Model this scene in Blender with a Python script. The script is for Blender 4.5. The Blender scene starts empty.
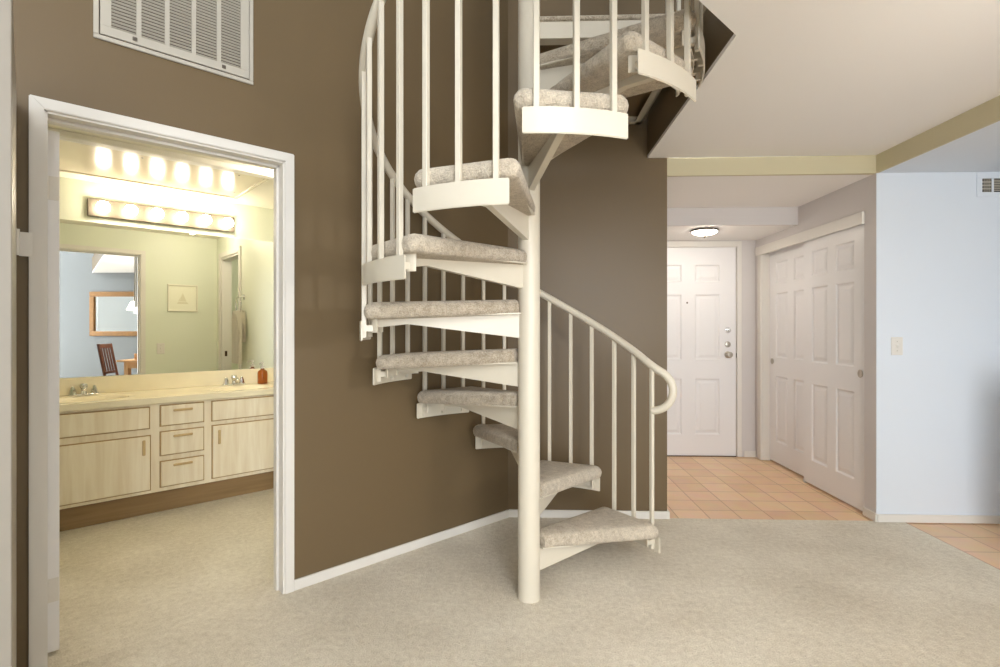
import bpy, bmesh, math, random
from mathutils import Vector, Matrix
random.seed(7)
sc = bpy.context.scene
COL = sc.collection
R = math.radians
PI = math.pi

# ------------------------------------------------------------------ frames
YAW = R(2.0)
def cam2world(x, y):
    return (x*math.cos(YAW)-y*math.sin(YAW), x*math.sin(YAW)+y*math.cos(YAW))
WANG = R(44.64)
B0 = (-0.066, 3.398)
U = (math.cos(WANG), math.sin(WANG)); N = (-U[1], U[0])
def WW(s, t): return (B0[0]+s*U[0]+t*N[0], B0[1]+s*U[1]+t*N[1])

# ------------------------------------------------------------------ materials
MATS = {}
def mat(name, col, rough=.5, metal=0., bump=0., bscale=200., var=0., vscale=4., spec=.5, emit=None, estr=0., trans=0., bdist=.002, ior=1.45):
    m = bpy.data.materials.new(name); m.use_nodes = True
    nt = m.node_tree; b = nt.nodes['Principled BSDF']
    b.inputs['Base Color'].default_value = (*col, 1)
    b.inputs['Roughness'].default_value = rough
    b.inputs['Metallic'].default_value = metal
    b.inputs['Specular IOR Level'].default_value = spec
    b.inputs['Transmission Weight'].default_value = trans
    b.inputs['IOR'].default_value = ior
    if emit:
        b.inputs['Emission Color'].default_value = (*emit, 1)
        b.inputs['Emission Strength'].default_value = estr
    tc = nt.nodes.new('ShaderNodeTexCoord')
    if var:
        n = nt.nodes.new('ShaderNodeTexNoise'); n.inputs['Scale'].default_value = vscale; n.inputs['Detail'].default_value = 5
        nt.links.new(tc.outputs['Object'], n.inputs['Vector'])
        r = nt.nodes.new('ShaderNodeValToRGB')
        r.color_ramp.elements[0].position = .3; r.color_ramp.elements[1].position = .7
        r.color_ramp.elements[0].color = (*[max(0, c*(1-var)) for c in col], 1)
        r.color_ramp.elements[1].color = (*[min(1, c*(1+var)) for c in col], 1)
        nt.links.new(n.outputs['Fac'], r.inputs['Fac']); nt.links.new(r.outputs['Color'], b.inputs['Base Color'])
    if bump:
        n = nt.nodes.new('ShaderNodeTexNoise'); n.inputs['Scale'].default_value = bscale; n.inputs['Detail'].default_value = 3
        nt.links.new(tc.outputs['Object'], n.inputs['Vector'])
        bp = nt.nodes.new('ShaderNodeBump'); bp.inputs['Strength'].default_value = bump; bp.inputs['Distance'].default_value = bdist
        nt.links.new(n.outputs['Fac'], bp.inputs['Height']); nt.links.new(bp.outputs['Normal'], b.inputs['Normal'])
    MATS[name] = m
    return m

def srgb(r, g, b):
    f = lambda c: (c/12.92 if c <= .04045 else ((c+.055)/1.055)**2.4)
    return tuple(f(v/255.) for v in (r, g, b))

brown = mat('brown_paint', srgb(108, 91, 66), .42, bump=.12, bscale=120, spec=.4)
greige = mat('greige_paint', srgb(206, 201, 199), .5, bump=.1, bscale=120)
khaki = mat('khaki_paint', srgb(196, 188, 158), .6, bump=.1, bscale=120)
white_wall = mat('white_wall_paint', srgb(218, 225, 234), .5, bump=.08, bscale=120)
ceil_m = mat('ceiling_paint', srgb(240, 238, 236), .8, bump=.15, bscale=150)
green = mat('sage_green_paint', srgb(222, 226, 208), .45, bump=.08, bscale=120)
trim_m = mat('white_trim_paint', srgb(221, 217, 210), .35)
door_m = mat('white_door_paint', srgb(232, 231, 232), .35)
metal_white = mat('cream_enamel', srgb(212, 204, 187), .3, bump=.05, bscale=60)
grille_m = mat('grille_enamel', srgb(180, 174, 162), .45)
dark = mat('dark_void', srgb(38, 32, 28), .8)
chrome = mat('chrome', srgb(225, 225, 225), .12, metal=1)
brushed = mat('brushed_nickel', srgb(188, 182, 172), .3, metal=1)
pewter = mat('pewter', srgb(120, 112, 104), .3, metal=1)
mirror_m = mat('silvered_glass', (.93, .95, .93), .0, metal=1)
gloss_panel = mat('gloss_panel_paint', srgb(240, 230, 208), .2, spec=.6)
counter_m = mat('cultured_marble', srgb(242, 232, 204), .2, var=.04, vscale=6)
stain = mat('stained_edge', srgb(178, 148, 102), .5)
pull_m = mat('oak_pull', srgb(204, 176, 130), .45)
bulb_m = mat('bulb_glow', (1, .95, .85), .2, emit=(1.0, .86, .66), estr=33)
shade_glow = mat('shade_glow', (1, .95, .85), .3, emit=(1.0, .86, .66), estr=5)
foyer_glow = mat('foyer_glow', (1, .95, .85), .3, emit=(1.0, .91, .78), estr=42)
amber = mat('amber_glass', (.46, .14, .015), .05, trans=.75, ior=1.4)
clear_plastic = mat('clear_plastic', (.85, .82, .75), .15, trans=.5)
towel_m = mat('white_terry', srgb(238, 232, 220), .95, bump=.7, bscale=350, bdist=.004)
gold_m = mat('gold_frame', srgb(122, 86, 42), .38, metal=.35, var=.15, vscale=20)
silver_frame = mat('silver_frame', srgb(226, 222, 204), .35, metal=.1)
paper = mat('mat_board', srgb(238, 236, 216), .8)
ink = mat('pale_drawing', srgb(222, 217, 190), .8)
darkwood = mat('dark_wood', srgb(84, 48, 30), .4, var=.2, vscale=8)
medwood = mat('medium_wood', srgb(196, 152, 104), .4, var=.15, vscale=6)
threshold_m = mat('bronze_threshold', srgb(80, 62, 48), .4, metal=.6)
winframe_m = mat('white_vinyl', srgb(235, 235, 235), .4)

def carpet_mat(name, c1, c2, fine=170, big=2.2, bdist=.012):
    m = bpy.data.materials.new(name); m.use_nodes = True
    nt = m.node_tree; L = nt.links; b = nt.nodes['Principled BSDF']
    b.inputs['Roughness'].default_value = 1; b.inputs['Specular IOR Level'].default_value = .05
    b.inputs['Sheen Weight'].default_value = .25; b.inputs['Sheen Roughness'].default_value = .6
    tc = nt.nodes.new('ShaderNodeTexCoord')
    def noise(s, d=4):
        n = nt.nodes.new('ShaderNodeTexNoise'); n.inputs['Scale'].default_value = s; n.inputs['Detail'].default_value = d
        L.new(tc.outputs['Object'], n.inputs['Vector']); return n
    a = noise(fine, 3); g = noise(big, 4); md = noise(fine*.22, 4)
    r = nt.nodes.new('ShaderNodeValToRGB')
    r.color_ramp.elements[0].position = .34; r.color_ramp.elements[1].position = .64
    r.color_ramp.elements[0].color = (*c1, 1); r.color_ramp.elements[1].color = (*c2, 1)
    mx = nt.nodes.new('ShaderNodeMath'); mx.operation = 'MULTIPLY_ADD'; mx.inputs[1].default_value = .38
    m2 = nt.nodes.new('ShaderNodeMath'); m2.operation = 'MULTIPLY'; m2.inputs[1].default_value = .34
    m3 = nt.nodes.new('ShaderNodeMath'); m3.operation = 'MULTIPLY_ADD'; m3.inputs[1].default_value = .28
    L.new(g.outputs['Fac'], m2.inputs[0])
    L.new(md.outputs['Fac'], m3.inputs[0]); L.new(m2.outputs[0], m3.inputs[2])
    L.new(a.outputs['Fac'], mx.inputs[0]); L.new(m3.outputs[0], mx.inputs[2])
    L.new(mx.outputs[0], r.inputs['Fac']); L.new(r.outputs['Color'], b.inputs['Base Color'])
    ad = nt.nodes.new('ShaderNodeMath'); ad.operation = 'ADD'
    L.new(a.outputs['Fac'], ad.inputs[0]); L.new(md.outputs['Fac'], ad.inputs[1])
    bp = nt.nodes.new('ShaderNodeBump'); bp.inputs['Strength'].default_value = .8; bp.inputs['Distance'].default_value = bdist
    L.new(ad.outputs[0], bp.inputs['Height']); L.new(bp.outputs['Normal'], b.inputs['Normal'])
    return m
carpet_m = carpet_mat('beige_carpet', srgb(198, 185, 161), srgb(248, 240, 222))
stair_carpet_m = carpet_mat('stair_carpet', srgb(146, 130, 108), srgb(220, 208, 188), fine=170, bdist=.012)

def tile_mat():
    m = bpy.data.materials.new('terracotta_tile'); m.use_nodes = True
    nt = m.node_tree; L = nt.links; b = nt.nodes['Principled BSDF']
    b.inputs['Roughness'].default_value = .32
    tc = nt.nodes.new('ShaderNodeTexCoord')
    mp = nt.nodes.new('ShaderNodeMapping'); mp.inputs['Location'].default_value = (-.03, .11, 0)
    br = nt.nodes.new('ShaderNodeTexBrick'); br.offset = 0.0; br.squash = 1
    br.inputs['Scale'].default_value = 1; br.inputs['Brick Width'].default_value = .205; br.inputs['Row Height'].default_value = .205
    br.inputs['Mortar Size'].default_value = .004; br.inputs['Mortar Smooth'].default_value = .3; br.inputs['Bias'].default_value = 0
    br.inputs['Color1'].default_value = (*srgb(236, 202, 164), 1); br.inputs['Color2'].default_value = (*srgb(224, 186, 146), 1)
    br.inputs['Mortar'].default_value = (*srgb(186, 146, 110), 1)
    L.new(tc.outputs['Object'], mp.inputs['Vector']); L.new(mp.outputs['Vector'], br.inputs['Vector'])
    n = nt.nodes.new('ShaderNodeTexNoise'); n.inputs['Scale'].default_value = 9; n.inputs['Detail'].default_value = 5
    L.new(tc.outputs['Object'], n.inputs['Vector'])
    mix = nt.nodes.new('ShaderNodeMix'); mix.data_type = 'RGBA'; mix.blend_type = 'SOFT_LIGHT'; mix.inputs['Factor'].default_value = .35
    L.new(br.outputs['Color'], mix.inputs['A']); L.new(n.outputs['Color'], mix.inputs['B'])
    L.new(mix.outputs['Result'], b.inputs['Base Color'])
    bp = nt.nodes.new('ShaderNodeBump'); bp.inputs['Strength'].default_value = .4; bp.inputs['Distance'].default_value = .003; bp.invert = True
    L.new(br.outputs['Fac'], bp.inputs['Height']); L.new(bp.outputs['Normal'], b.inputs['Normal'])
    return m
tile_m = tile_mat()

def wood_mat(name, c1, c2, axis=2, rough=.5):
    m = bpy.data.materials.new(name); m.use_nodes = True
    nt = m.node_tree; L = nt.links; b = nt.nodes['Principled BSDF']; b.inputs['Roughness'].default_value = rough
    tc = nt.nodes.new('ShaderNodeTexCoord'); mp = nt.nodes.new('ShaderNodeMapping')
    sca = [18, 18, 18]; sca[axis] = 1.2; mp.inputs['Scale'].default_value = sca
    n = nt.nodes.new('ShaderNodeTexNoise'); n.inputs['Scale'].default_value = 1.5; n.inputs['Detail'].default_value = 6; n.inputs['Distortion'].default_value = .6
    r = nt.nodes.new('ShaderNodeValToRGB'); r.color_ramp.elements[0].position = .3; r.color_ramp.elements[1].position = .65
    r.color_ramp.elements[0].color = (*c1, 1); r.color_ramp.elements[1].color = (*c2, 1)
    L.new(tc.outputs['Object'], mp.inputs['Vector']); L.new(mp.outputs['Vector'], n.inputs['Vector'])
    L.new(n.outputs['Fac'], r.inputs['Fac']); L.new(r.outputs['Color'], b.inputs['Base Color'])
    return m
pickled = wood_mat('pickled_oak', srgb(232, 217, 190), srgb(246, 236, 214))
toe_m = wood_mat('shaded_toe_kick_oak', srgb(138, 112, 76), srgb(158, 130, 92), axis=0)  # oak darkened: the shade under the cabinet overhang is in the colour

# ------------------------------------------------------------------ mesh helpers
def xf(bm0, M=None):
    if M is not None: bmesh.ops.transform(bm0, matrix=M, verts=bm0.verts)
    return bm0
def merge(dst, src):
    me = bpy.data.meshes.new('tmp'); src.to_mesh(me); dst.from_mesh(me); bpy.data.meshes.remove(me); src.free()
def box(bm, x0, x1, y0, y1, z0, z1, bev=0., seg=2, M=None):
    b = bmesh.new()
    bmesh.ops.create_cube(b, size=1)
    for v in b.verts:
        v.co = Vector((x0+(v.co.x+.5)*(x1-x0), y0+(v.co.y+.5)*(y1-y0), z0+(v.co.z+.5)*(z1-z0)))
    if bev: bmesh.ops.bevel(b, geom=list(b.edges), offset=bev, segments=seg, affect='EDGES', profile=.5)
    merge(bm, xf(b, M))
def prism(bm, pts, z0, z1, bev=0., seg=2, M=None, top_only=False):
    b = bmesh.new()
    lo = [b.verts.new((p[0], p[1], z0)) for p in pts]; hi = [b.verts.new((p[0], p[1], z1)) for p in pts]
    b.faces.new(list(reversed(lo))); b.faces.new(hi)
    k = len(pts)
    for i in range(k): b.faces.new((lo[i], lo[(i+1) % k], hi[(i+1) % k], hi[i]))
    bmesh.ops.recalc_face_normals(b, faces=b.faces)
    if bev:
        bmesh.ops.bevel(b, geom=[e for e in b.edges if not (abs(e.verts[0].co.z-e.verts[1].co.z) > 1e-6 )], offset=bev, segments=seg, affect='EDGES', profile=.5)
    merge(bm, xf(b, M))
def lathe(bm, prof, n=32, M=None):
    b = bmesh.new(); rings = []
    for r, z in prof:
        if r < 1e-6: rings.append([b.verts.new((0, 0, z))])
        else: rings.append([b.verts.new((r*math.cos(2*PI*i/n), r*math.sin(2*PI*i/n), z)) for i in range(n)])
    for a, c in zip(rings, rings[1:]):
        for i in range(n):
            j = (i+1) % n
            if len(a) == 1 and len(c) == 1: continue
            if len(a) == 1: b.faces.new((a[0], c[i], c[j]))
            elif len(c) == 1: b.faces.new((a[i], a[j], c[0]))
            else: b.faces.new((a[i], a[j], c[j], c[i]))
    if len(rings[0]) > 1: b.faces.new(list(reversed(rings[0])))
    if len(rings[-1]) > 1: b.faces.new(rings[-1])
    bmesh.ops.recalc_face_normals(b, faces=b.faces)
    merge(bm, xf(b, M))
def sweep(bm, path, rad, n=12, cap=True, M=None):
    b = bmesh.new(); P = [Vector(p) for p in path]; rings = []
    t0 = (P[1]-P[0]).normalized()
    nv = t0.orthogonal().normalized()
    for i, p in enumerate(P):
        t = (P[min(i+1, len(P)-1)]-P[max(i-1, 0)]).normalized()
        nv = (nv-t*nv.dot(t)).normalized(); bv = t.cross(nv)
        r = rad(i/(len(P)-1)) if callable(rad) else rad
        rings.append([b.verts.new(p+nv*r*math.cos(2*PI*k/n)+bv*r*math.sin(2*PI*k/n)) for k in range(n)])
    for a, c in zip(rings, rings[1:]):
        for k in range(n): b.faces.new((a[k], a[(k+1) % n], c[(k+1) % n], c[k]))
    if cap: b.faces.new(list(reversed(rings[0]))); b.faces.new(rings[-1])
    bmesh.ops.recalc_face_normals(b, faces=b.faces)
    merge(bm, xf(b, M))
def poly(bm, pts):
    bm.faces.new([bm.verts.new(p) for p in pts])
def sphere(bm, c, r, sx=1, sy=1, sz=1, u=24, v=16):
    b = bmesh.new(); bmesh.ops.create_uvsphere(b, u_segments=u, v_segments=v, radius=r)
    for w in b.verts: w.co = Vector((c[0]+w.co.x*sx, c[1]+w.co.y*sy, c[2]+w.co.z*sz))
    merge(bm, b)

def obj(name, bm, m, parent=None, smooth=None, loc=None, rotz=0.):
    me = bpy.data.meshes.new(name); bm.to_mesh(me); bm.free()
    o = bpy.data.objects.new(name, me); COL.objects.link(o)
    for mm in (m if isinstance(m, (list, tuple)) else [m]): me.materials.append(mm)
    if smooth is not None:
        for p in me.polygons: p.use_smooth = True
        try: me.set_sharp_from_angle(angle=R(smooth))
        except Exception: pass
    if parent: o.parent = parent
    if loc: o.location = loc
    o.rotation_euler = (0, 0, rotz)
    return o
def tag(o, label, cat=None, group=None):
    o['label'] = label
    if cat: o['category'] = cat
    if group: o['group'] = group
    return o
def thing(name, label, cat, loc=(0, 0, 0), rotz=0., group=None):
    o = bpy.data.objects.new(name, None); COL.objects.link(o)
    o.location = loc; o.rotation_euler = (0, 0, rotz); o.empty_display_size = .1
    return tag(o, label, cat, group)
def wthing(name, label, cat, s, t, z, group=None):
    x, y = WW(s, t); return thing(name, label, cat, (x, y, z), WANG, group)
def struct(name, bm, m, wall=False, smooth=None, label=None):
    o = obj(name, bm, m, smooth=smooth)
    if wall: o.location = (B0[0], B0[1], 0); o.rotation_euler = (0, 0, WANG)
    o['kind'] = 'structure'
    if label: o['label'] = label
    return o
def copy_tree(o, parent=None):
    c = o.copy(); COL.objects.link(c)
    if parent: c.parent = parent
    for ch in list(o.children): copy_tree(ch, c)
    return c
def new(): return bmesh.new()

# ================================================================== SETTING
CE = 2.36          # main ceiling height
XC = 2.306         # closet wall
YF = 3.40          # frontal plane
XB = 0.977         # end of the brown wall
YD = 5.08          # front door wall
TOP = 4.9
XR = 3.5; YB = -4.6; XL = -2.62

# ---- floor (concrete slab under everything) and coverings
b = new(); box(b, -4.9, XR+.3, YB-.3, 5.4, -.12, -.02); struct('floor', b, mat('slab', srgb(120, 115, 108), .9))
# carpet: L-shaped around the right tiles
b = new()
prism(b, [(-2.62, YB), (XR, YB), (XR, 1.5), (2.479, 1.5), (2.479, YF-.002), (2.25, YF+.012), (XB, YF+.012), (B0[0], YF), WW(-3.62, 0)], -.02, .0)
carpet_o = struct('floor_carpet', b, carpet_m)
b = new()
prism(b, [(-3.3, -.14), (-.72, -.14), (-.72, 2.12), (-3.3, 2.12)], -.02, -.0005)
struct('floor_bathroom', b, carpet_m, wall=True)
b = new()
prism(b, [(XB, YF+.012), (XC+.1, YF+.012), (XC+.1, YD+.2), (XB, YD+.2)], -.02, -.004)
prism(b, [(2.479, 1.5), (XR, 1.5), (XR, YF), (2.479, YF)], -.02, -.004)
struct('floor_tile', b, tile_m)

# ---- 45 degree wall with the bathroom doorway (s -2.28..-1.465, head 2.015)
DS0, DS1, DH = -2.293, -1.446, 2.026
WT = .115
b = new()
def wl(x0, x1, z0, z1): box(b, x0, x1, 0, WT/2, z0, z1)
wl(-3.62, DS0, -.02, TOP); wl(DS1, .0, -.02, TOP); wl(DS0, DS1, DH, TOP)
struct('wall_left', b, brown, wall=True)
b = new()
def wl(x0, x1, z0, z1): box(b, x0, x1, WT/2, WT, z0, z1)
wl(-3.62, DS0, -.02, 2.27); wl(DS1, -.72, -.02, 2.27); wl(-.62, .5, -.02, 2.27); wl(DS0, DS1, DH, 2.27)
struct('wall_bathroom_near', b, green, wall=True)
# ---- brown frontal wall (its end face closes the foyer)
b = new(); prism(b, [(B0[0]-.12, YF), (XB, YF+.012), (XB, YF+.12), (B0[0]-.12, YF+.12)], -.02, TOP)
struct('wall_back', b, brown)
b = new(); box(b, XB-.1, XB, YF+.122, YD+.1, -.02, 2.3); struct('wall_foyer_left', b, greige)
# ---- foyer end wall with front door opening
FD1 = 2.122; FD0 = FD1-.922
b = new()
box(b, XB-.1, FD0-.02, YD, YD+.1, -.02, 2.3); box(b, FD1+.02, XC+.7, YD, YD+.1, -.02, 2.3); box(b, FD0-.02, FD1+.02, YD, YD+.1, 2.05, 2.3)
struct('wall_foyer_end', b, greige)
# ---- closet wall: opening Y 3.515..4.955, head 2.02
CY0, CY1, CH = 3.515, 4.957, 2.0
b = new()
box(b, XC, XC+.09, YF+.001, CY0, -.02, 2.3); box(b, XC, XC+.09, CY1, YD, -.02, 2.3); box(b, XC, XC+.09, CY0, CY1, CH, 2.3)
box(b, XC+.65, XC+.7, YF+.1, YD, -.02, 2.3)
struct('wall_closet', b, greige)
# ---- white wall on the right
b = new(); box(b, XC+.0008, XR+.1, YF-.002, YF+.0005, -.02, 2.4); box(b, XC+.0905, XR+.1, YF+.0005, YF+.1, -.02, 2.4); struct('wall_white', b, white_wall)
b = new(); box(b, 2.86, XR, 2.68, 2.80, -.02, 1.0, .004); struct('wall_shadow_blocker', b, white_wall)  # unseen half wall, added to cast the shadow on the white wall
# ---- dining side wall, back walls with windows
b = new(); box(b, XR, XR+.1, YB, YF-.002, -.02, TOP); struct('wall_dining', b, mat('blue_grey_paint', srgb(112, 115, 115), .55, bump=.08, bscale=120))
W1 = (.5, 2.9, .05, 2.3); W2 = (-.6, 3.0, 2.6, 4.65)
b = new()
y0, y1 = YB-.1, YB
box(b, XL-.1, W1[0], y0, y1, -.02, TOP); box(b, W1[1], XR+.1, y0, y1, -.02, TOP)
box(b, W1[0], W1[1], y0, y1, -.02, W1[2]); box(b, W1[0], W1[1], y0, y1, W1[3], W2[2]); box(b, W1[0], W1[1], y0, y1, W2[3], TOP)
struct('wall_rear', b, white_wall)
p = WW(-3.62, 0)
b = new(); box(b, XL-.1, XL, YB, p[1]+.1, -.02, TOP); struct('wall_living_left', b, white_wall)
# windows
def window(name, w, nx):
    b = new(); f = .05
    box(b, w[0], w[1], YB-.08, YB-.02, w[2], w[2]+f); box(b, w[0], w[1], YB-.08, YB-.02, w[3]-f, w[3])
    for i in range(nx+1):
        x = w[0]+(w[1]-w[0]-f)*i/nx
        box(b, x, x+f, YB-.08, YB-.02, w[2]+f, w[3]-f)
    o = struct(name, b, winframe_m)
    l = bpy.data.lights.new(name+'_portal', 'AREA'); l.shape = 'RECTANGLE'
    l.size = w[1]-w[0]; l.size_y = w[3]-w[2]; l.cycles.is_portal = True
    lo = bpy.data.objects.new('daylight_portal', l); COL.objects.link(lo)
    lo.location = ((w[0]+w[1])/2, YB-.01, (w[2]+w[3])/2); lo.rotation_euler = (R(90), 0, 0)
window('window_1', W1, 4); window('window_2', W2, 4)

# ---- ceilings
HP1 = (.832, 1.993); HP2 = (.848, YF+.006); HQ = (.012, 1.170); HR_ = (XR, -2.15)
b = new(); prism(b, [HP1, HQ, HR_, (XR, YF), HP2], CE, CE+.02); struct('ceiling', b, ceil_m)
b = new(); prism(b, [HP1, HQ, HR_, (XR, YF), HP2], CE+.0205, CE+.30); struct('ceiling_opening_edge', b, brown)
b = new(); box(b, XL-.1, XR+.1, YB-.1, YD+.2, TOP, TOP+.1); struct('ceiling_upper', b, ceil_m)
b = new(); box(b, XB, XC+.08, YF+.02, 4.33, 2.244, 2.30); struct('ceiling_foyer', b, ceil_m)
b = new(); box(b, XB, XC+.08, 4.35, YD, 2.098, 2.16); struct('ceiling_entry', b, ceil_m)
b = new(); box(b, XC+.012, XR, .9, YF-.002, 2.244, 2.30); struct('ceiling_kitchen', b, white_wall)
b = new(); prism(b, [(XB, YF+.012), (XC, YF), (XC, YF+.03), (XB, YF+.03)], 2.2435, CE); struct('trim_1', b, khaki, label='khaki header over the foyer opening')
b = new(); box(b, XB, XC, 4.325, 4.35, 2.0975, 2.25); struct('trim_2', b, greige, label='greige dropped header inside the foyer')
b = new(); box(b, XC, XC+.013, .9, YF, 2.2435, CE); box(b, XC+.013, XR, .9, .913, 2.2435, CE); struct('trim_3', b, khaki, label='khaki soffit edge running to the right')
# upper level walls closing the shell
b = new(); box(b, XR, XR+.1, YF-.002, YD+.2, 2.4, TOP); box(b, XB, XR+.1, YF+.12, YF+.2, 2.4, TOP); struct('wall_upper', b, brown)

# ---- bathroom shell
b = new(); box(b, -3.3, -.6, 2.12, 2.2, -.02, 2.35); struct('wall_bathroom_vanity', b, green, wall=True)
b = new()   # right wall with a doorway t .30...98
RD0, RD1, RS = .30, .98, -.72
box(b, RS, RS+.1, WT, RD0, -.02, 2.35); box(b, RS, RS+.1, RD1, 2.2, -.02, 2.35); box(b, RS, RS+.1, RD0, RD1, 2.03, 2.35)
struct('wall_bathroom_right', b, green, wall=True)
b = new(); box(b, -3.4, -3.3, WT, 2.2, -.02, 2.35); struct('wall_bathroom_left', b, green, wall=True)
b = new(); box(b, .5, .6, -.2, 2.2, -.02, 2.35); box(b, RS+.1, .5, 1.5, 1.6, -.02, 2.35); struct('wall_toilet_room', b, green, wall=True)
b = new(); box(b, -3.4, .6, WT, 2.2, 2.27, 2.35); struct('ceiling_bathroom', b, mat('bathroom_ceiling_paint', srgb(242, 238, 224), .6), wall=True)
b = new(); prism(b, [(RS, WT), (.5, WT), (.5, 1.5), (RS, 1.5)], -.02, -.0005); struct('floor_toilet_room', b, carpet_m, wall=True)
# glossy screwed panel on the bathroom ceiling
t = wthing('ceiling_panel', 'glossy cream panel screwed to the bathroom ceiling above the vanity', 'ceiling panel', -1.75, 1.5, 2.27)
b = new(); box(b, -.60, .60, -.34, .36, -.012, 0, .003); obj('panel', b, gloss_panel, t)
b = new()
for a, c, d, e in ((-.615, .615, -.36, -.335), (-.615, .615, .355, .372), (-.62, -.595, -.36, .372), (.595, .62, -.36, .372)): box(b, a, c, d, e, -.02, 0, .003)
obj('panel_trim', b, gloss_panel, t)
for sx, sy in ((-.5, -.25), (-.08, -.27), (.45, -.28), (.55, .2), (-.56, .2)):
    b = new(); lathe(b, [(0, -.015), (.005, -.0145), (.006, -.012)], 10, Matrix.Translation((sx, sy, 0))); obj('screw', b, pewter, t)
# header rail across the ceiling in front of the panel
b = new(); box(b, -3.3, RS, 1.02, 1.10, 2.235, 2.27, .006); struct('trim_4', b, trim_m, wall=True, label='cream ledge across the bathroom ceiling')

# ---- baseboards
def base_w(name, s0, s1):
    b = new(); box(b, s0, s1, -.012, -.0005, 0, .05, .003); struct(name, b, trim_m, wall=True)
base_w('baseboard_left', DS1+.041, -.004)
b = new(); box(b, B0[0]+.004, XB+.012, YF-.010, YF+.004, 0, .05, .003); box(b, XB, XB+.012, YF+.0, YF+.12, 0, .05, .003); struct('baseboard_back', b, trim_m)
b = new(); box(b, XC, XR, YF-.016, YF-.0025, 0, .05, .003); struct('baseboard_white', b, trim_m)
b = new(); box(b, XC-.012, XC-.0005, YF-.012, CY0, 0, .055, .003); struct('baseboard_closet', b, trim_m)
b = new(); box(b, FD1+.07, XC-.0, YD-.012, YD-.0005, -.004, .055, .003); struct('baseboard_foyer', b, trim_m)

# ---- bathroom doorway: jamb + casings
b = new()
box(b, DS0, DS0+.010, -.004, WT+.004, 0, DH); box(b, DS1-.010, DS1, -.004, WT+.004, 0, DH); box(b, DS0, DS1, -.004, WT+.004, DH-.010, DH)
box(b, DS1-.022, DS1-.010, .045, .085, 0, DH-.010, .002); box(b, DS0+.010, DS1-.010, .045, .085, DH-.022, DH-.010, .002)   # stops
struct('trim_5', b, trim_m, wall=True, label='white jamb and stop of the bathroom doorway')
def casing(bm, s0, s1, h, w, t0, t1):
    # mitred flat casing ring around an opening, with a bevelled inner edge
    for (a0, a1) in (((s0-w, s0), 'v'), ((s1, s1+w), 'v')):
        pass
    b2 = bmesh.new()
    def quadbar(pts):
        lo = [b2.verts.new((p[0], t0, p[1])) for p in pts]; hi = [b2.verts.new((p[0], t1, p[1])) for p in pts]
        b2.faces.new(lo); b2.faces.new(list(reversed(hi)))
        for i in range(4): b2.faces.new((lo[i], lo[(i+1) % 4], hi[(i+1) % 4], hi[i]))
    quadbar([(s0-w, 0), (s0, 0), (s0, h), (s0-w, h+w)])
    quadbar([(s1, 0), (s1+w, 0), (s1+w, h+w), (s1, h)])
    quadbar([(s0, h), (s1, h), (s1+w, h+w), (s0-w, h+w)])
    bmesh.ops.recalc_face_normals(b2, faces=b2.faces)
    bmesh.ops.bevel(b2, geom=list(b2.edges), offset=.003, segments=2, affect='EDGES')
    merge(bm, b2)
b = new(); casing(b, DS0+.002, DS1-.002, DH-.002, .042, -.016, -.0005); struct('trim_6', b, trim_m, wall=True, label='white casing around the bathroom doorway')
b = new(); casing(b, DS0+.002, DS1-.002, DH-.002, .042, WT+.0005, WT+.016); struct('trim_7', b, trim_m, wall=True, label='white casing on the bathroom side of the doorway')
# casing + jamb of the doorway in the bathroom's right wall
M90 = Matrix.Translation((RS, 0, 0)) @ Matrix.Rotation(R(90), 4, 'Z')
b = new(); casing(b, RD0, RD1, 2.03, .058, -.0, .016); xf(b, M90)
box(b, RS, RS+.1, RD0, RD0+.02, 0, 2.03); box(b, RS, RS+.1, RD1-.02, RD1, 0, 2.03); box(b, RS, RS+.1, RD0, RD1, 2.01, 2.03)
struct('trim_8', b, trim_m, wall=True, label='white casing of the inner bathroom doorway seen in the mirror')
b = new(); box(b, RS+.03, RS+.055, RD0+.02, RD0+.022, .93, .99); o = struct('trim_9', b, threshold_m, wall=True, label='dark strike plate on the inner doorway jamb')

# ---- panelled doors
def six_panel(w, h, th, cols, rows):
    """front face at y=0 looking towards -y, x 0..w, z 0..h"""
    b = bmesh.new()
    xs = sorted({0, w, *[c for p in cols for c in p]}); zs = sorted({0, h, *[c for p in rows for c in p]})
    for i in range(len(xs)-1):
        for j in range(len(zs)-1):
            x0, x1, z0, z1 = xs[i], xs[i+1], zs[j], zs[j+1]
            if (x0, x1) in cols and (z0, z1) in rows:
                prev = None
                for ins, d in ((0, 0), (.010, .010), (.022, .010), (.046, .0035)):
                    ring = [(x0+ins, d, z0+ins), (x1-ins, d, z0+ins), (x1-ins, d, z1-ins), (x0+ins, d, z1-ins)]
                    if prev:
                        for k in range(4): poly(b, [prev[k], prev[(k+1) % 4], ring[(k+1) % 4], ring[k]])
                    prev = ring
                poly(b, prev)
            else: poly(b, [(x0, 0, z0), (x1, 0, z0), (x1, 0, z1), (x0, 0, z1)])
    poly(b, [(0, th, 0), (0, th, h), (w, th, h), (w, th, 0)])
    poly(b, [(0, 0, 0), (0, 0, h), (0, th, h), (0, th, 0)]); poly(b, [(w, 0, 0), (w, th, 0), (w, th, h), (w, 0, h)])
    poly(b, [(0, 0, h), (w, 0, h), (w, th, h), (0, th, h)]); poly(b, [(0, 0, 0), (0, th, 0), (w, th, 0), (w, 0, 0)])
    bmesh.ops.remove_doubles(b, verts=b.verts, dist=1e-5); bmesh.ops.recalc_face_normals(b, faces=b.faces)
    return b
def sdoor(name, label, loc, rotz):
    o = bpy.data.objects.new(name, None); COL.objects.link(o); o.location = loc; o.rotation_euler = (0, 0, rotz)
    o['kind'] = 'structure'; o['label'] = label; return o
ROWS = [(.205, .75), (.935, 1.57), (1.695, 1.86)]
dw = FD1-.004-(FD0+.004)
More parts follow.
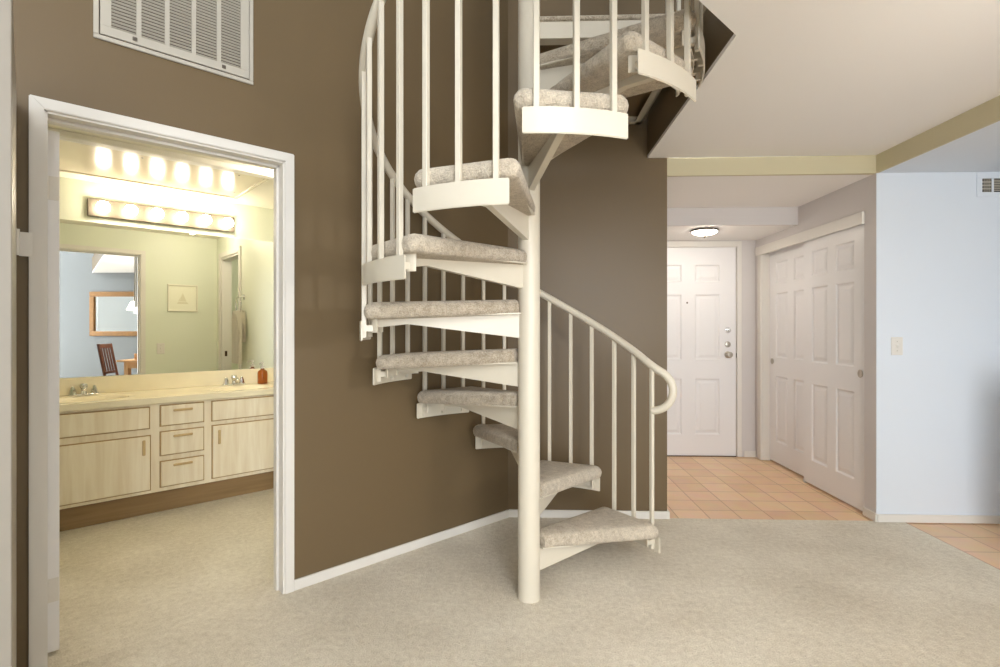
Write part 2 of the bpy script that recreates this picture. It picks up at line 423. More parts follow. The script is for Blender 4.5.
d = sdoor('door_1', 'white six-panel front door at the end of the foyer', (FD0+.004, YD+.008, .004), 0)
obj('door_leaf', six_panel(dw, 2.03, .044, [(.155, .392), (.522, .759)], ROWS), door_m, d)
def knob(parent, x, z, name='door_knob'):
    b = new(); M = Matrix.Translation((x, 0, z)) @ Matrix.Rotation(R(90), 4, 'X')
    lathe(b, [(0.031, 0), (.033, .004), (.028, .009), (.012, .012), (.011, .03), (.022, .036), (.029, .046), (.029, .056), (.022, .064), (0, .066)], 24, M)
    obj(name, b, brushed, parent, 40)
def bolt(parent, x, z, m):
    b = new(); M = Matrix.Translation((x, 0, z)) @ Matrix.Rotation(R(90), 4, 'X')
    lathe(b, [(.028, 0), (.029, .004), (.025, .012), (.012, .014), (0, .014)], 24, M)
    box(b, x-.004, x+.004, -.03, -.012, z-.016, z+.016, .003)
    obj('deadbolt', b, m, parent, 40)
kx = 2.04-FD0-.004
knob(d, kx, .985); bolt(d, kx, 1.085, brushed); bolt(d, kx, 1.225, chrome)
b = new(); M = Matrix.Translation((1.646-FD0, 0, 1.49)) @ Matrix.Rotation(R(90), 4, 'X'); lathe(b, [(.009, 0), (.009, .003), (.005, .004), (0, .002)], 16, M); obj('peephole', b, pewter, d)
b = new(); box(b, dw+.002, dw+.012, -.012, .0, .955, 1.0, .002); obj('strike_plate', b, pewter, d)
b = new(); box(b, 0, dw, -.012, .03, -.008, -.0, .002); obj('door_sweep', b, threshold_m, d)
b = new(); casing(b, FD0, FD1, 2.045, .045, YD-.014, YD-.0005)
box(b, FD0-.012, FD0, YD-.004, YD+.09, 0, 2.045); box(b, FD1, FD1+.012, YD-.004, YD+.09, 0, 2.045); box(b, FD0, FD1, YD-.004, YD+.09, 2.036, 2.048)
struct('trim_10', b, trim_m, label='white casing of the front door')
b = new(); box(b, FD0, FD1, YD+.06, YD+.09, -.01, 2.04); struct('wall_behind_door', b, dark)

# closet sliding doors, facing -X : local x runs along -Y (rot -90deg)
CW = .745
CROWS = [(.19, .795), (.965, 1.555), (1.645, 1.84)]; CCOLS = [(.115, .322), (.423, .63)]
def closet(name, label, x, ystart, pull_x, z0=.012):
    d = sdoor(name, label, (x, ystart, z0), R(-90))
    obj('door_leaf', six_panel(CW, 1.972, .035, CCOLS, CROWS), door_m, d)
    b = new(); M = Matrix.Translation((pull_x, 0, .925)) @ Matrix.Rotation(R(90), 4, 'X')
    lathe(b, [(.026, 0), (.028, .003), (.022, .004), (.019, .0015), (0, .001)], 24, M)
    obj('finger_pull', b, brushed, d, 40)
    return d
closet('door_2', 'front sliding closet door, nearer to the room', XC+.012, 4.265, CW-.05)
closet('door_3', 'rear sliding closet door, next to the front door', XC+.070, 4.95, .05)
b = new(); box(b, XC-.018, XC-.0005, CY0-.005, YD-.03, 1.94, 2.022, .003); box(b, XC, XC+.09, CY0, CY1, 1.985, 2.0); struct('trim_11', b, trim_m, label='white fascia above the closet doors')
b = new(); box(b, XC-.014, XC-.0005, CY1-.005, CY1+.06, 0, 1.94, .003); box(b, XC, XC+.09, CY1-.008, CY1+.004, 0, 2.0); struct('trim_12', b, trim_m, label='white left casing of the closet')
b = new(); box(b, XC+.012, XC+.075, 4.245, 4.275, -.004, .022, .003); struct('trim_13', b, trim_m, label='small white floor guide between the closet doors')

# bathroom door, opened inwards, seen on its hinge edge
d = sdoor('door_4', 'white bathroom door swung open into the bathroom', (*WW(DS0+.0115, WT+.006), .012), WANG)
b = new(); box(b, .0, .036, .012, .75, 0, 1.985, .002); obj('door_leaf', b, door_m, d)
for z in (.19, 1.72):
    b = new(); box(b, .002, .034, .0095, .0118, z, z+.09); sweep(b, [(-.002, .008, z), (-.002, .008, z+.09)], .006, 10)
    for k in range(3): lathe(b, [(.004, 0), (.004, .001), (0, .001)], 8, Matrix.Translation((.02+.006*(k % 2), .0095, z+.02+.025*k)) @ Matrix.Rotation(R(90), 4, 'X'))
    obj('hinge', b, trim_m, d, 40)
# side door standing open beside the casing, seen edge-on at the left frame border
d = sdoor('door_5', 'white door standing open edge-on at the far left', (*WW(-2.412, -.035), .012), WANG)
b = new(); box(b, 0, .048, -.80, 0, 0, 2.02, .003); obj('door_leaf', b, mat('shaded_white_door_paint', srgb(148, 141, 130), .4), d)  # white slab toned down to grey, its shade is painted in
b = new()
box(b, .046, .0485, -.012, .0, 1.49, 1.575); box(b, .028, .050, .001, .004, 1.49, 1.575, .001)
box(b, .054, .088, .016, .0188, 1.483, 1.567, .001); sweep(b, [(.051, .008, 1.485), (.051, .008, 1.575)], .0055, 10)
obj('hinge', b, trim_m, d, 40)

# ================================================================== SPIRAL STAIRCASE
px, py = cam2world(.134, 2.378)
ROT = YAW            # fitted angles are in the camera frame
stair = thing('spiral_staircase', 'cream metal spiral staircase with beige carpeted treads in the corner', 'staircase', (px, py, 0), ROT)
RP = .755; TH1 = 38.35; DT = 30.03; HW = 13.46; Z1 = .076; RISE = .223; PH = .085
b = new(); lathe(b, [(.0505, 0), (.0505, 4.3), (.03, 4.32), (0, 4.325)], 48); obj('pole', b, metal_white, stair, 40)
def railz(th): return 1.062+RISE/DT*(th-28.35)
LIFT = {1: .012, 2: .012, 3: .010, 4: .014, 5: .003, 6: .016, 7: .022}
INNER = {1: .062, 2: .060, 3: .046, 4: .042, 5: .036, 6: .026, 7: .022}
def carpet_mesh(tilt, lift):
    # wedge cushion with bullnosed edges, local +x = tread axis
    b = bmesh.new()
    ai = .046; AO = {-1: .196, 1: .197}; ao = .196; r0, r1 = .056, .722
    cr = .04
    pts = [(r0, -ai)]
    # outer corners rounded
    for sgn in (-1, 1):
        arc = []
        cx, cy = r1-cr, sgn*(AO[sgn]-cr-.004)
        for k in range(7):
            a = R(90*k/6)
            arc.append((cx+cr*math.sin(a), cy+sgn*cr*math.cos(a)))
        pts += arc if sgn < 0 else list(reversed(arc))
    pts.append((r0, ai))
    nP = len(pts)
    cen = Vector((.42, 0))
    prof = [(.30, -.003), (.020, -.003), (.007, .001), (.0, .014), (-.003, .030), (.001, .046), (.013, .060), (.032, .066), (.30, .068)]
    rings = []
    for ins, z in prof:
        ring = []
        for i, p in enumerate(pts):
            pv = Vector(p); a = Vector(pts[i-1]); c = Vector(pts[(i+1) % nP])
            tdir = (c-a).normalized(); nrm = Vector((-tdir.y, tdir.x))
            if nrm.dot(cen-pv) < 0: nrm = -nrm
            q = pv+nrm*ins if ins < .1 else pv.lerp(cen, .75)
            if i in (0, nP-1) : q.x = max(q.x, r0) if ins < .1 else q.x
            ring.append(b.verts.new((q.x, q.y, z+tilt*(1-(q.x-r0)/(r1-r0))-.008+lift)))
        rings.append(ring)
    for A, C in zip(rings, rings[1:]):
        for i in range(nP): b.faces.new((A[i], A[(i+1) % nP], C[(i+1) % nP], C[i]))
    b.faces.new(list(reversed(rings[0]))); b.faces.new(rings[-1])
    bmesh.ops.recalc_face_normals(b, faces=b.faces)
    return b
def arcband(bm, r, th, a0, a1, z0, z1, n=14, bev=.003):
    b2 = bmesh.new(); v = []
    for i in range(n+1):
        a = a0+(a1-a0)*i/n; c, s = math.cos(a), math.sin(a)
        v.append([b2.verts.new(((r-th)*c, (r-th)*s, z0)), b2.verts.new((r*c, r*s, z0)), b2.verts.new((r*c, r*s, z1)), b2.verts.new(((r-th)*c, (r-th)*s, z1))])
    for A, C in zip(v, v[1:]):
        for k in range(4): b2.faces.new((A[k], A[(k+1) % 4], C[(k+1) % 4], C[k]))
    b2.faces.new(v[0]); b2.faces.new(list(reversed(v[-1])))
    bmesh.ops.recalc_face_normals(b2, faces=b2.faces)
    if bev:
        es = [e for e in b2.edges if (abs(e.verts[0].co.z-e.verts[1].co.z) < 1e-6 and len(e.link_faces) == 2 and e.calc_face_angle(0) > .6) or e in v[0][0].link_edges]
        bmesh.ops.bevel(b2, geom=es, offset=bev, segments=2, affect='EDGES')
    merge(bm, b2)
for k in range(1, 12):
    th = TH1+(k-1)*DT+{1: -2.2, 2: -1.2}.get(k, 0); zb = Z1+(k-1)*RISE; zt = zb+PH; tilt = INNER.get(k, .022); lift = LIFT.get(k, .018)
    Mz = R(th)
    # steel pan + rim is the tread itself
    b = new()
    prism(b, [(.048, -.045), (.62, -.145), (.68, -.15), (.705, -.12), (.712, 0), (.705, .12), (.68, .15), (.62, .145), (.048, .045)], -.009, -.003)
    path = [(.672, -.147), (.69, -.135), (.706, -.10), (.712, -.05), (.714, 0), (.712, .05), (.706, .10), (.69, .135), (.672, .147)]
    b2 = bmesh.new(); vs = []
    for x, y in path:
        nx = Vector((x-.58, y)).normalized()*.005
        vs.append([b2.verts.new((x, y, -.052)), b2.verts.new((x-nx.x, y-nx.y, -.052)), b2.verts.new((x-nx.x, y-nx.y, -.004)), b2.verts.new((x, y, -.004))])
    for A, C in zip(vs, vs[1:]):
        for q in range(4): b2.faces.new((A[q], C[q], C[(q+1) % 4], A[(q+1) % 4]))
    b2.faces.new(vs[0]); b2.faces.new(list(reversed(vs[-1]))); bmesh.ops.recalc_face_normals(b2, faces=b2.faces)
    merge(b, b2)
    for v in b.verts: v.co.z += tilt*(1-(v.co.x-.046)/.676)+(lift if v.co.z > -.02 else 0)
    tr = obj('tread', b, metal_white, stair, 35, (0, 0, zt), Mz)
    # gusset plate under the tread axis
    b = new(); b2 = bmesh.new()
    prof = [(.047, -.004+tilt+lift), (.047, -.118+tilt+lift), (.11, -.108+tilt*.9+lift), (.55, -.036+tilt*.25+lift), (.70, -.030), (.70, -.004+lift)]
    lo = [b2.verts.new((x, -.014, z)) for x, z in prof]; hi = [b2.verts.new((x, .014, z)) for x, z in prof]
    b2.faces.new(lo); b2.faces.new(list(reversed(hi)))
    for q in range(6): b2.faces.new((lo[q], lo[(q+1) % 6], hi[(q+1) % 6], hi[q]))
    bmesh.ops.recalc_face_normals(b2, faces=b2.faces); merge(b, b2)
    obj('support_bracket', b, metal_white, tr)
    obj('carpet', carpet_mesh(tilt, lift), stair_carpet_m, tr, 60)
    b = new(); arcband(b, RP, .007, R(-HW), R(HW), -PH, 0); 
    for a in (-10, 0, 10): # small lugs tying plate, baluster and tread together
        box(b, .70, RP-.006, -.012, .012, -.045, -.02, 0, M=Matrix.Rotation(R(a), 4, 'Z'))
    obj('end_plate', b, metal_white, tr, 30)
    for a in (-10, 0, 10):
        t_ = th+a; zr = railz(t_)-.008
        b = new(); box(b, -.0095, .0095, -.0095, .0095, zt-.072, zr, .0015, 1)
        obj('baluster', b, metal_white, stair, None, ((RP-.0165)*math.cos(R(t_)), (RP-.0165)*math.sin(R(t_)), 0), R(t_))
# handrail helix with a scroll at its foot
RR = RP-.0165
path = []
end = 26.15
c, s = math.cos(R(end)), math.sin(R(end))
tx, ty = .86, -.51                        # direction of decreasing angle
o0 = Vector((RR*c, RR*s, railz(end)))
cr = .118
helix = []
th = end
while th <= 372:
    helix.append((RR*math.cos(R(th)), RR*math.sin(R(th)), railz(th))); th += 3
scroll = []
slope = math.atan2(RISE, RR*R(DT))
# straight 3 cm, then turn down and back to the first baluster
cr = .108
a = -slope; p = o0.copy(); lead = cr*math.tan(slope)
for i in range(3):
    p = p+Vector((tx*math.cos(a), ty*math.cos(a), math.sin(a)))*lead/3; scroll.append(tuple(p))
steps = 28
for i in range(steps):
    da = (PI-slope)/steps
    a -= da/2
    p = p+Vector((tx*math.cos(a), ty*math.cos(a), math.sin(a)))*cr*da
    a -= da/2; scroll.append(tuple(p))
path = list(reversed(scroll))+helix[1:]
b = new(); sweep(b, path, .0205, 16); obj('handrail', b, metal_white, stair, 50)
# triangular/rectangular landing at the top, in world axes -> rotate back by -ROT
Li = Matrix.Rotation(-ROT, 4, 'Z')
lx1, ly1 = .80-px, YF-.012-py
LZ = 2.652
b = new()
box(b, .0, lx1, -.012, .0, LZ-.078, LZ, .002, M=Li); box(b, lx1-.012, lx1, .0, ly1, LZ-.078, LZ, .002, M=Li); box(b, -.006, .006, .0, ly1, LZ-.078, LZ, .002, M=Li); box(b, .0, lx1, ly1-.012, ly1, LZ-.078, LZ, .002, M=Li)
box(b, .0, lx1, .0, .045, LZ-.078, LZ-.072, M=Li); box(b, lx1-.045, lx1, .0, ly1, LZ-.078, LZ-.072, M=Li); box(b, .0, lx1, ly1-.045, ly1, LZ-.078, LZ-.072, M=Li); box(b, .0, .045, .0, ly1, LZ-.078, LZ-.072, M=Li)
ld = obj('landing', b, metal_white, stair)
b = new(); box(b, .006, lx1-.012, .0, ly1-.012, LZ-.03, LZ-.01, M=Li); obj('landing_deck', b, brown, ld)
b = new(); box(b, -.01, lx1+.03, -.022, ly1, LZ-.001, LZ+.022, .009, 3, M=Li); obj('carpet', b, stair_carpet_m, ld, 60)
for fx, fy in ((lx1-.03, -.022), (lx1-.03, .12), (lx1-.03, .30)):
    b = new(); box(b, fx-.0095, fx+.0095, fy-.0095, fy+.0095, LZ+.02, LZ+.95, .0015, 1, M=Li); obj('baluster', b, metal_white, stair)

# ================================================================== LEFT WALL GRILLE
gw = .567; gh = .60
t = wthing('return_air_grille', 'white louvred return air grille high above the bathroom doorway', 'air grille', -2.154, 0, 2.338)
b = new(); fr = .017
box(b, 0, gw, -.010, -.0005, 0, fr, .003); box(b, 0, gw, -.010, -.0005, gh-fr, gh, .003); box(b, 0, fr, -.010, -.0005, fr, gh-fr, .003); box(b, gw-fr, gw, -.010, -.0005, fr, gh-fr, .003)
obj('frame', b, grille_m, t)
b = new(); box(b, fr*.5, gw-fr*.5, -.003, -.0008, fr*.5, gh-fr*.5); obj('filter_backing', b, mat('filter', srgb(70, 60, 50), .9), t)
b = new()
px0, px1, pz0, pz1 = fr+.003, gw-fr-.003, fr+.003, gh-fr-.003
m_ = .034; nc = 5; mull = .016
box(b, px0, px1, -.013, -.004, pz0, pz0+m_, .001); box(b, px0, px1, -.013, -.004, pz1-m_, pz1, .001)
box(b, px0, px0+m_, -.013, -.004, pz0+m_, pz1-m_, .001); box(b, px1-m_, px1, -.013, -.004, pz0+m_, pz1-m_, .001)
cw = (px1-px0-2*m_-(nc-1)*mull)/nc
for i in range(nc-1):
    x = px0+m_+cw*(i+1)+mull*i
    box(b, x, x+mull, -.013, -.004, pz0+m_, pz1-m_)
obj('louvre_panel', b, grille_m, t)
b = new(); pitch = .0128
for i in range(nc):
    x = px0+m_+(cw+mull)*i; z = pz0+m_+.004
    while z < pz1-m_-.004:
        M = Matrix.Translation((0, -.009, z)) @ Matrix.Rotation(R(-38), 4, 'X')
        box(b, x, x+cw, -.0046, .0046, -.0006, .0006, M=M); z += pitch
obj('slats', b, grille_m, t)
for x in (px0+.10, px1-.11):
    b = new(); box(b, x, x+.016, -.016, -.012, pz0+.010, pz0+.026, .002); box(b, x+.006, x+.010, -.018, -.015, pz0+.008, pz0+.022, .001); obj('latch', b, pewter, t)

# ================================================================== RIGHT WALL: vent + switches
t = thing('supply_vent', 'white air supply vent high on the white right wall', 'air vent', (2.929, YF-.0025, 2.082))
b = new(); vw, vh = .40, .154
box(b, 0, vw, -.006, 0, 0, .032, .002); box(b, 0, vw, -.006, 0, vh-.036, vh, .002); box(b, 0, .033, -.006, 0, .032, vh-.036, .001); box(b, vw-.033, vw, -.006, 0, .032, vh-.036, .001)
box(b, .092, .104, -.006, 0, .032, vh-.036, .001)
obj('frame', b, white_wall, t)
b = new(); box(b, .03, vw-.03, -.002, -.0005, .03, vh-.03); obj('duct_opening', b, dark, t)
b = new()
for k in range(1, 5): box(b, .033+.0118*k-.0016, .033+.0118*k+.0016, -.006, -.0025, .032, vh-.036)
for k in range(1, 4): box(b, .033, .092, -.0045, -.002, .032+.0215*k-.004, .032+.0215*k+.004)
for k in range(1, 8): box(b, .104, vw-.033, -.006, -.002, .032+.0107*k-.0026, .032+.0107*k+.0026)
obj('slats', b, grille_m, t)
def switch(t, M=None):
    b = new(); box(b, -.036, .036, -.006, 0, -.058, .058, .003, M=M); obj('cover_plate', b, trim_m, t)
    b = new(); box(b, -.005, .005, -.016, -.006, -.008, .012, .002, M=M); obj('toggle', b, trim_m, t)
    for z in (-.03, .03):
        b = new(); lathe(b, [(.0035, 0), (.0035, .001), (0, .0012)], 10, Matrix.Translation((0, -.006, z)) @ Matrix.Rotation(R(90), 4, 'X'))
        if M is not None: xf(b, M)
        obj('screw', b, brushed, t)
t = thing('light_switch', 'white toggle light switch on the white right wall', 'light switch', (2.432, YF-.0025, 1.13)); switch(t)
t = wthing('light_switch', 'white light switch on green bathroom wall, seen in the mirror', 'light switch', -1.268, WT+.0003, 1.027); switch(t, Matrix.Rotation(PI, 4, 'Z'))

# ================================================================== FOYER LIGHT
t = thing('ceiling_light', 'small round flush ceiling light in the foyer before the front door', 'ceiling light', (1.615, 4.52, 2.098))
b = new(); lathe(b, [(.095, 0), (.112, -.004), (.116, -.012), (.110, -.018), (.10, -.018), (.10, -.004), (.0, -.003)], 40); obj('rim', b, pewter, t, 40)
b = new(); lathe(b, [(.106, -.015), (.092, -.030), (.06, -.042), (.02, -.048), (0, -.048)], 40); obj('glass_shade', b, foyer_glow, t, 60)
b = new(); lathe(b, [(.012, -.046), (.012, -.052), (.005, -.056), (.006, -.066), (.0, -.074)], 16); obj('finial', b, pewter, t, 50)

# ================================================================== BATHROOM VANITY
VT = 1.60; VB = 2.12       # front and wall
vs0, vs1 = -3.0, -.722
t = wthing('vanity_cabinet', 'pickled oak double vanity cabinet under the bathroom mirror', 'bathroom cabinet', (vs0+vs1)/2, VT, 0)
off = (vs0+vs1)/2
b = new(); box(b, vs0-off, vs1-off, .0, VB-VT-.002, .155, .742, .002); obj('body', b, pickled, t)
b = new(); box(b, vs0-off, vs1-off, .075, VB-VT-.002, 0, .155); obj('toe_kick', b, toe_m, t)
def front(name, s0, s1, z0, z1, parent):
    b = new(); box(b, s0-off, s1-off, -.018, -.006, z0, z1, .004); o = obj(name, b, pickled, parent)
    b = new(); e = .007
    box(b, s0-off-e, s1-off+e, -.008, -.0005, z0-e, z1+e, .002); x = obj('stained_edge', b, stain, o); x['label'] = 'darker stained edge'
    return o
def pull(o, s, z, vert, L=.10):
    b = new()
    if vert: box(b, s-off-.009, s-off+.009, -.036, -.026, z-L/2, z+L/2, .005, 3)
    else: box(b, s-off-L/2, s-off+L/2, -.036, -.026, z-.008, z+.008, .005, 3)
    for q in (-1, 1):
        if vert: box(b, s-off-.006, s-off+.006, -.03, -.018, z+q*L*.36-.006, z+q*L*.36+.006)
        else: box(b, s-off+q*L*.36-.006, s-off+q*L*.36+.006, -.03, -.018, z-.006, z+.006)
    obj('handle', b, pull_m, o)
front('false_front', -2.30, -1.745, .588, .722, t)
dd = front('door', -2.30, -1.740, .182, .535, t); pull(dd, -1.775, .465, True)
front('false_front', -2.93, -2.345, .588, .722, t)
dd = front('door', -2.93, -2.345, .182, .535, t); pull(dd, -2.385, .465, True)
for z0, z1, zp in ((.595, .725, .693), (.398, .55, .52), (.188, .352, .325)):
    dd = front('drawer', -1.678, -1.428, z0, z1, t); pull(dd, -1.553, zp, False, .115)
front('false_front', -1.370, -.745, .592, .725, t)
dd = front('door', -1.368, -.745, .186, .552, t); pull(dd, -1.330, .474, True)
# counter with two moulded basins
CZ = .787
def counter():
    b = bmesh.new(); nx, ny = 190, 44
    s0, s1, t0, t1 = vs0, vs1, VT-.022, VB-.002
    basins = ((-2.05, 1.83), (-1.105, 1.83))
    g = []
    for j in range(ny+1):
        row = []
        for i in range(nx+1):
            s_ = s0+(s1-s0)*i/nx; t_ = t0+(t1-t0)*j/ny; z = CZ
            for cs, ct in basins:
                d_ = math.hypot((s_-cs)/.225, (t_-ct)/.155)
                if d_ < 1: z -= .11*(1-d_**2)**.6
                elif d_ < 1.18: z -= .004*math.cos((d_-1)/.18*PI/2)
            row.append(b.verts.new((s_-off, t_-VT, z)))
        g.append(row)
    for j in range(ny):
        for i in range(nx): b.faces.new((g[j][i], g[j][i+1], g[j+1][i+1], g[j+1][i]))
    return b
t = wthing('countertop', 'cream cultured marble double-basin countertop on the oak vanity', 'countertop', off, VT, 0)
b = counter()
for v in b.verts: pass
o = obj('basin_top', b, counter_m, t, 60)
b = new(); box(b, vs0-off, vs1-off, -.028, -.0205, .745, CZ+.001, .003); box(b, vs0-off, vs1-off, -.02, 0.0, .745, .75); obj('front_edge', b, counter_m, t)
b = new(); box(b, vs0-off, vs1-off, VB-VT-.024, VB-VT-.002, CZ, .905, .004); obj('backsplash', b, counter_m, t)
def faucet(s, label):
    t = wthing('faucet', label, 'faucet', s, 2.045, CZ)
    b = new(); box(b, -.082, .082, -.024, .024, 0, .012, .006, 3); obj('base', b, chrome, t, 40)
    b = new(); lathe(b, [(.022, .01), (.016, .02), (.014, .04), (.02, .052), (.024, .066), (.018, .08), (0, .084)], 20)
    sweep(b, [(0, -.005, .04), (0, -.05, .058), (0, -.09, .055), (0, -.102, .045)], lambda u: .013-.003*u, 12); obj('spout', b, chrome, t, 50)
    for sg in (-1, 1):
        b = new(); lathe(b, [(.024, .01), (.021, .02), (.017, .04), (.009, .062), (.004, .066), (0, .066)], 8, Matrix.Translation((sg*.058, 0, 0))); obj('handle', b, chrome, t, 20)
faucet(-2.05, 'chrome two-handle faucet at the left basin of the vanity')
faucet(-1.105, 'chrome two-handle faucet at the right basin beside the amber bottle')
# wall mirror
b = new(); box(b, -3.0, -.74, 2.114, 2.1195, .907, 1.985)
xx, yy = WW(-1.87, 2.117)
for v in b.verts: v.co -= Vector((-1.87, 2.117, 0))
o = obj('wall_mirror', b, mirror_m, None, None, (xx, yy, 0), WANG); tag(o, 'large frameless mirror on the wall above the bathroom vanity', 'mirror')
# light bar
t = wthing('vanity_light', 'nickel six-bulb light bar on the wall above the bathroom mirror', 'wall light', -1.558, 2.1195, 2.088)
b = new(); box(b, -.47, .47, -.03, 0, -.062, .062, .006, 2); obj('back_plate', b, mat('satin_nickel', srgb(112, 104, 92), .5, metal=.5), t)
for k in range(6):
    x = -.386+k*.1585
    b = new(); M = Matrix.Translation((x, -.03, 0)) @ Matrix.Rotation(R(90), 4, 'X')
    lathe(b, [(.026, 0), (.026, .004), (.018, .008), (.018, .022), (0, .022)], 20, M); so = obj('socket', b, brushed, t, 40)
    b = new(); sphere(b, (x, -.085, 0), .040); obj('bulb', b, bulb_m, so, 60)
# soap bottle
t = wthing('soap_bottle', 'amber glass pump bottle at the right end of the vanity counter', 'soap bottle', -.905, 1.985, CZ); t.scale = (1.12, 1.12, 1.2)
b = new(); lathe(b, [(.030, 0), (.034, .003), (.034, .075), (.030, .088), (.014, .098), (.012, .108), (0, .108)], 32); obj('bottle', b, amber, t, 40)
b = new(); lathe(b, [(.014, .106), (.015, .12), (.006, .122), (.0045, .14), (.010, .142), (.010, .150), (0, .151)], 16)
sweep(b, [(0, 0, .146), (-.02, -.02, .146), (-.028, -.028, .138)], .0045, 8); obj('pump', b, clear_plastic, t, 40)
# picture seen in the mirror
t = wthing('framed_picture', 'small pale framed drawing on the green bathroom wall, seen in the mirror', 'picture', -1.062, WT+.0003, 1.43)
b = new(); w_, h_ = .290, .297
for a, c, e, f in ((-w_/2, w_/2, 0, .016), (-w_/2, w_/2, h_-.016, h_), (-w_/2, -w_/2+.016, .016, h_-.016), (w_/2-.016, w_/2, .016, h_-.016)): box(b, a, c, 0, .018, e, f, .003)
obj('frame', b, silver_frame, t)
b = new(); box(b, -w_/2+.01, w_/2-.01, .002, .008, .01, h_-.01); obj('mat_board', b, paper, t)
b = new()
prism(b, [(-.055, .085), (.055, .085), (.04, .105), (-.045, .105)], .008, .0088, M=Matrix(((1, 0, 0, 0), (0, 0, 1, 0), (0, 1, 0, 0), (0, 0, 0, 1))))
prism(b, [(-.03, .112), (.035, .112), (.0, .205)], .008, .0088, M=Matrix(((1, 0, 0, 0), (0, 0, 1, 0), (0, 1, 0, 0), (0, 0, 0, 1))))
prism(b, [(-.045, .112), (-.034, .112), (-.008, .185)], .008, .0088, M=Matrix(((1, 0, 0, 0), (0, 0, 1, 0), (0, 1, 0, 0), (0, 0, 0, 1))))
obj('drawing', b, ink, t)
# towel ring + towel on the right bathroom wall
tt, tz = 1.12, 1.56
t = wthing('towel_ring', 'chrome towel ring on the right bathroom wall, seen in the mirror', 'towel ring', RS, tt, tz)
b = new(); lathe(b, [(.028, 0), (.028, .008), (.012, .014), (.011, .05), (.015, .056), (0, .058)], 20, Matrix.Rotation(R(-90), 4, 'Y')); obj('post', b, chrome, t, 40)
b = new(); cx_ = -.052
pts = [(cx_, .085*math.sin(2*PI*k/40), -.078+.085*math.cos(2*PI*k/40)) for k in range(41)]
sweep(b, pts, .0055, 10, cap=False); obj('ring', b, chrome, t, 60)
def towel(w, L1, L2):
    b = bmesh.new(); nu, nv = 24, 50
    g = []
    for j in range(nv+1):
        row = []
        q = j/nv
        for i in range(nu+1):
            u_ = i/nu-.5
            # path over the ring: back panel up, over, front panel down
            if q < .40: z = -L2*(1-q/.40); x = .016
            elif q < .48: a = (q-.40)/.08*PI; z = .012*math.sin(a); x = .016*math.cos(a)
            else: z = -L1*(q-.48)/.52; x = -.016
            d = min(1, -min(z, 0)/.22)
            wd = w*(.45+.55*d**.6)
            fold = (.020*(1-d)+.008)*math.sin(u_*PI*5+.6)
            row.append(b.verts.new((x+fold, u_*wd, z)))
        g.append(row)
    for j in range(nv):
        for i in range(nu): b.faces.new((g[j][i], g[j][i+1], g[j+1][i+1], g[j+1][i]))
    bmesh.ops.solidify(b, geom=list(b.faces), thickness=.007)
    return b
x_, y_ = WW(RS-.052, tt)
o = obj('hand_towel', towel(.30, .52, .30), towel_m, None, 60, (x_, y_, tz-.150), WANG); tag(o, 'white terry hand towel hanging from the ring, seen in the mirror', 'towel')

# ================================================================== DINING CORNER (seen through the bathroom mirror)
t = thing('gold_mirror', 'gold framed wall mirror above the dining table, seen in reflection', 'mirror', (XR-.0005, -1.555, 1.09), R(90))
# local: x along +Y, y along -X
gw_, gh_ = 1.25, .89; fw_ = .10
b = new()
for a, c, e, f in ((-gw_/2, gw_/2, 0, fw_), (-gw_/2, gw_/2, gh_-fw_, gh_), (-gw_/2, -gw_/2+fw_, fw_, gh_-fw_), (gw_/2-fw_, gw_/2, fw_, gh_-fw_)): box(b, a, c, .0, .04, e, f, .01, 2)
obj('frame', b, gold_m, t)
b = new(); box(b, -gw_/2+.08, gw_/2-.08, .004, .012, .08, gh_-.08); obj('glass', b, mirror_m, t)
# table
t = thing('dining_table', 'light wood dining table, seen in the bathroom mirror', 'table', (1.83, .62, 0), R(0))
b = new(); box(b, -.55, .55, -.45, .45, .72, .75, .008); obj('tabletop', b, medwood, t)
b = new()
box(b, -.47, .47, -.37, -.35, .62, .72); box(b, -.47, .47, .35, .37, .62, .72); box(b, -.48, -.46, -.37, .37, .62, .72); box(b, .46, .48, -.37, .37, .62, .72); obj('apron', b, medwood, t)
for sx in (-1, 1):
    for sy in (-1, 1):
        b = new(); box(b, sx*.45-.035, sx*.45+.035, sy*.34-.035, sy*.34+.035, 0, .72, .006); obj('leg', b, medwood, t)
t = thing('wooden_box', 'small brown box on the dining table, seen in the bathroom mirror', 'box', (1.52, .40, .75))
b = new(); box(b, -.08, .08, -.06, .06, 0, .075, .004); obj('box_body', b, medwood, t)
b = new(); box(b, -.084, .084, -.064, .064, .0755, .095, .004); obj('lid', b, medwood, t)
# chair
t = thing('dining_chair', 'dark wood slat-back dining chair, seen in the bathroom mirror', 'chair', (1.50, .16, 0), R(163))
b = new(); box(b, -.22, .22, -.22, .22, .43, .465, .01); obj('seat', b, darkwood, t)
for sx in (-1, 1):
    b = new(); box(b, sx*.2-.018, sx*.2+.018, -.218, -.182, 0, .43, .004); obj('leg', b, darkwood, t)
    b = new(); sweep(b, [(sx*.2, .20, 0), (sx*.2, .20, .45), (sx*.2, .30, 1.0)], .02, 8); obj('leg', b, darkwood, t)
b = new(); box(b, -.2, .2, .285, .31, .93, 1.0, .006); obj('top_rail', b, darkwood, t)
b = new(); box(b, -.2, .2, .215, .235, .53, .57, .004); obj('lower_rail', b, darkwood, t)
for k in range(4):
    x = -.12+.08*k; b = new(); sweep(b, [(x, .225, .55), (x, .298, .96)], .014, 6); obj('slat', b, darkwood, t)
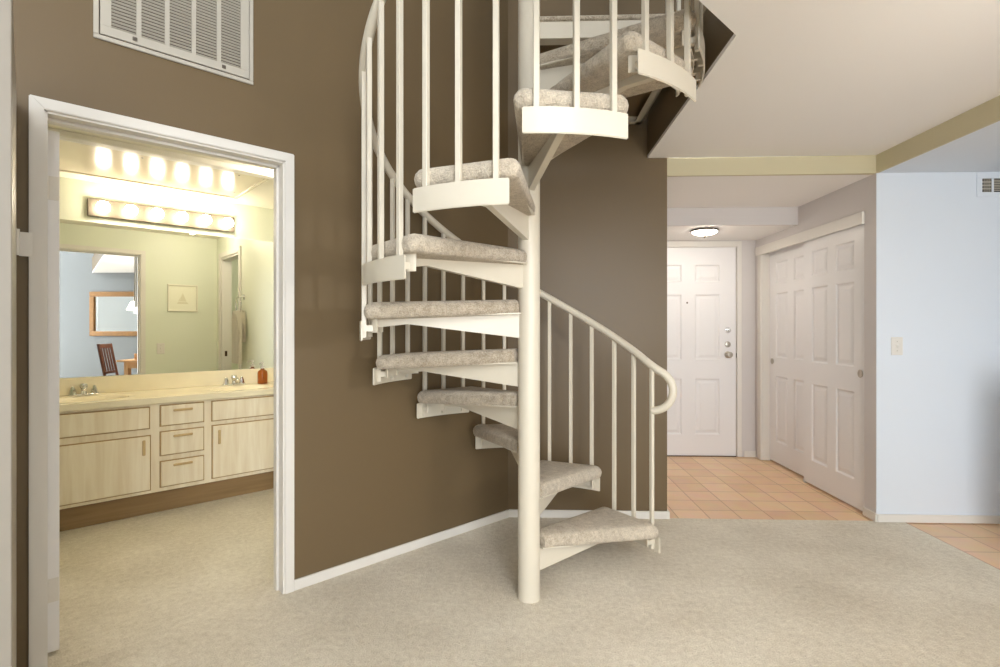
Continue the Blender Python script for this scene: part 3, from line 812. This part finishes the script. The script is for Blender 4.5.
# chandelier
t = thing('chandelier', 'chandelier with white glass shades over the dining table, seen in the mirror', 'chandelier', (1.62, .47, CE-.09))
b = new(); lathe(b, [(.06, .09), (.055, .07), (.01, .06), (0, .06)], 24); obj('canopy', b, brushed, t, 40)
b = new(); sweep(b, [(0, 0, .07), (0, 0, -.48)], .007, 8); obj('stem', b, brushed, t)
b = new(); lathe(b, [(.0, -.47), (.03, -.49), (.045, -.54), (.02, -.60), (.012, -.66), (0, -.68)], 20); obj('hub', b, brushed, t, 50)
for k in range(5):
    a = R(72*k+270); ca, sa = math.cos(a), math.sin(a)
    b = new(); sweep(b, [(ca*r, sa*r, z) for r, z in ((.02, -.55), (.10, -.60), (.18, -.57), (.24, -.52), (.26, -.54), (.26, -.60))], .008, 8); ar = obj('arm', b, brushed, t, 50)
    b = new(); lathe(b, [(.025, -.60), (.05, -.62), (.075, -.68), (.10, -.735), (.097, -.735), (.07, -.68), (.045, -.625), (.0, -.61)], 24, Matrix.Translation((ca*.26, sa*.26, 0))); obj('shade', b, shade_glow, ar, 50)

# ================================================================== LIGHTS
def light(name, typ, loc, e, col, size=.1, rot=None, **kw):
    l = bpy.data.lights.new(name, typ); l.energy = e; l.color = col
    if typ == 'POINT': l.shadow_soft_size = size
    if typ == 'SPOT': l.shadow_soft_size = size; l.spot_size = kw.get('cone', R(120)); l.spot_blend = .6
    o = bpy.data.objects.new(name, l); COL.objects.link(o); o.location = loc
    if rot: o.rotation_euler = rot
    return o
#light('foyer_lamp', 'SPOT', (1.615, 4.52, 2.02), 11, (1, .93, .82), .08, (0, 0, 0), cone=R(160))
bx_, by_ = WW(-1.12, .85)
light('bathroom_fill', 'POINT', (bx_, by_, 2.212), 9, (1, .88, .70), .03)  # added fill without a fixture, brightens the vanity side
tx_, ty_ = WW(0.0, .9)
light('toilet_room_fill', 'POINT', (tx_, ty_, 2.15), 5, (1, .93, .80), .03)  # added fill so the inner doorway does not read black
light('living_room_fill', 'POINT', (1.3, -2.8, 3.7), 60, (1, .92, .80), .3)  # added warm fill behind the camera, no fixture
light('chandelier_lamp', 'POINT', (1.62, .47, 1.45), 34, (1, .95, .87), .06)

w = bpy.data.worlds.new('daylight'); sc.world = w; w.use_nodes = True
nt = w.node_tree; bg = nt.nodes['Background']
bg.inputs['Color'].default_value = (.91, .955, 1.0, 1); bg.inputs['Strength'].default_value = 12

# ================================================================== CAMERA
cam = bpy.data.cameras.new('camera'); co = bpy.data.objects.new('camera', cam); COL.objects.link(co)
co.location = (0, 0, 1.243); co.rotation_euler = (R(90), 0, YAW)
cam.sensor_width = 36; cam.lens = 36*.515; cam.shift_x = 0; cam.shift_y = (328.5-333.5)/1000
cam.clip_start = .02
sc.camera = co
sc.view_settings.view_transform = 'Standard'; sc.view_settings.look = 'None'; sc.view_settings.gamma = 1
sc.view_settings.use_curve_mapping = False; sc.view_settings.exposure = .3
sc.cycles.max_bounces = 12; sc.cycles.diffuse_bounces = 6
sc.cycles.use_denoising = True
sc.cycles.sample_clamp_indirect = 6
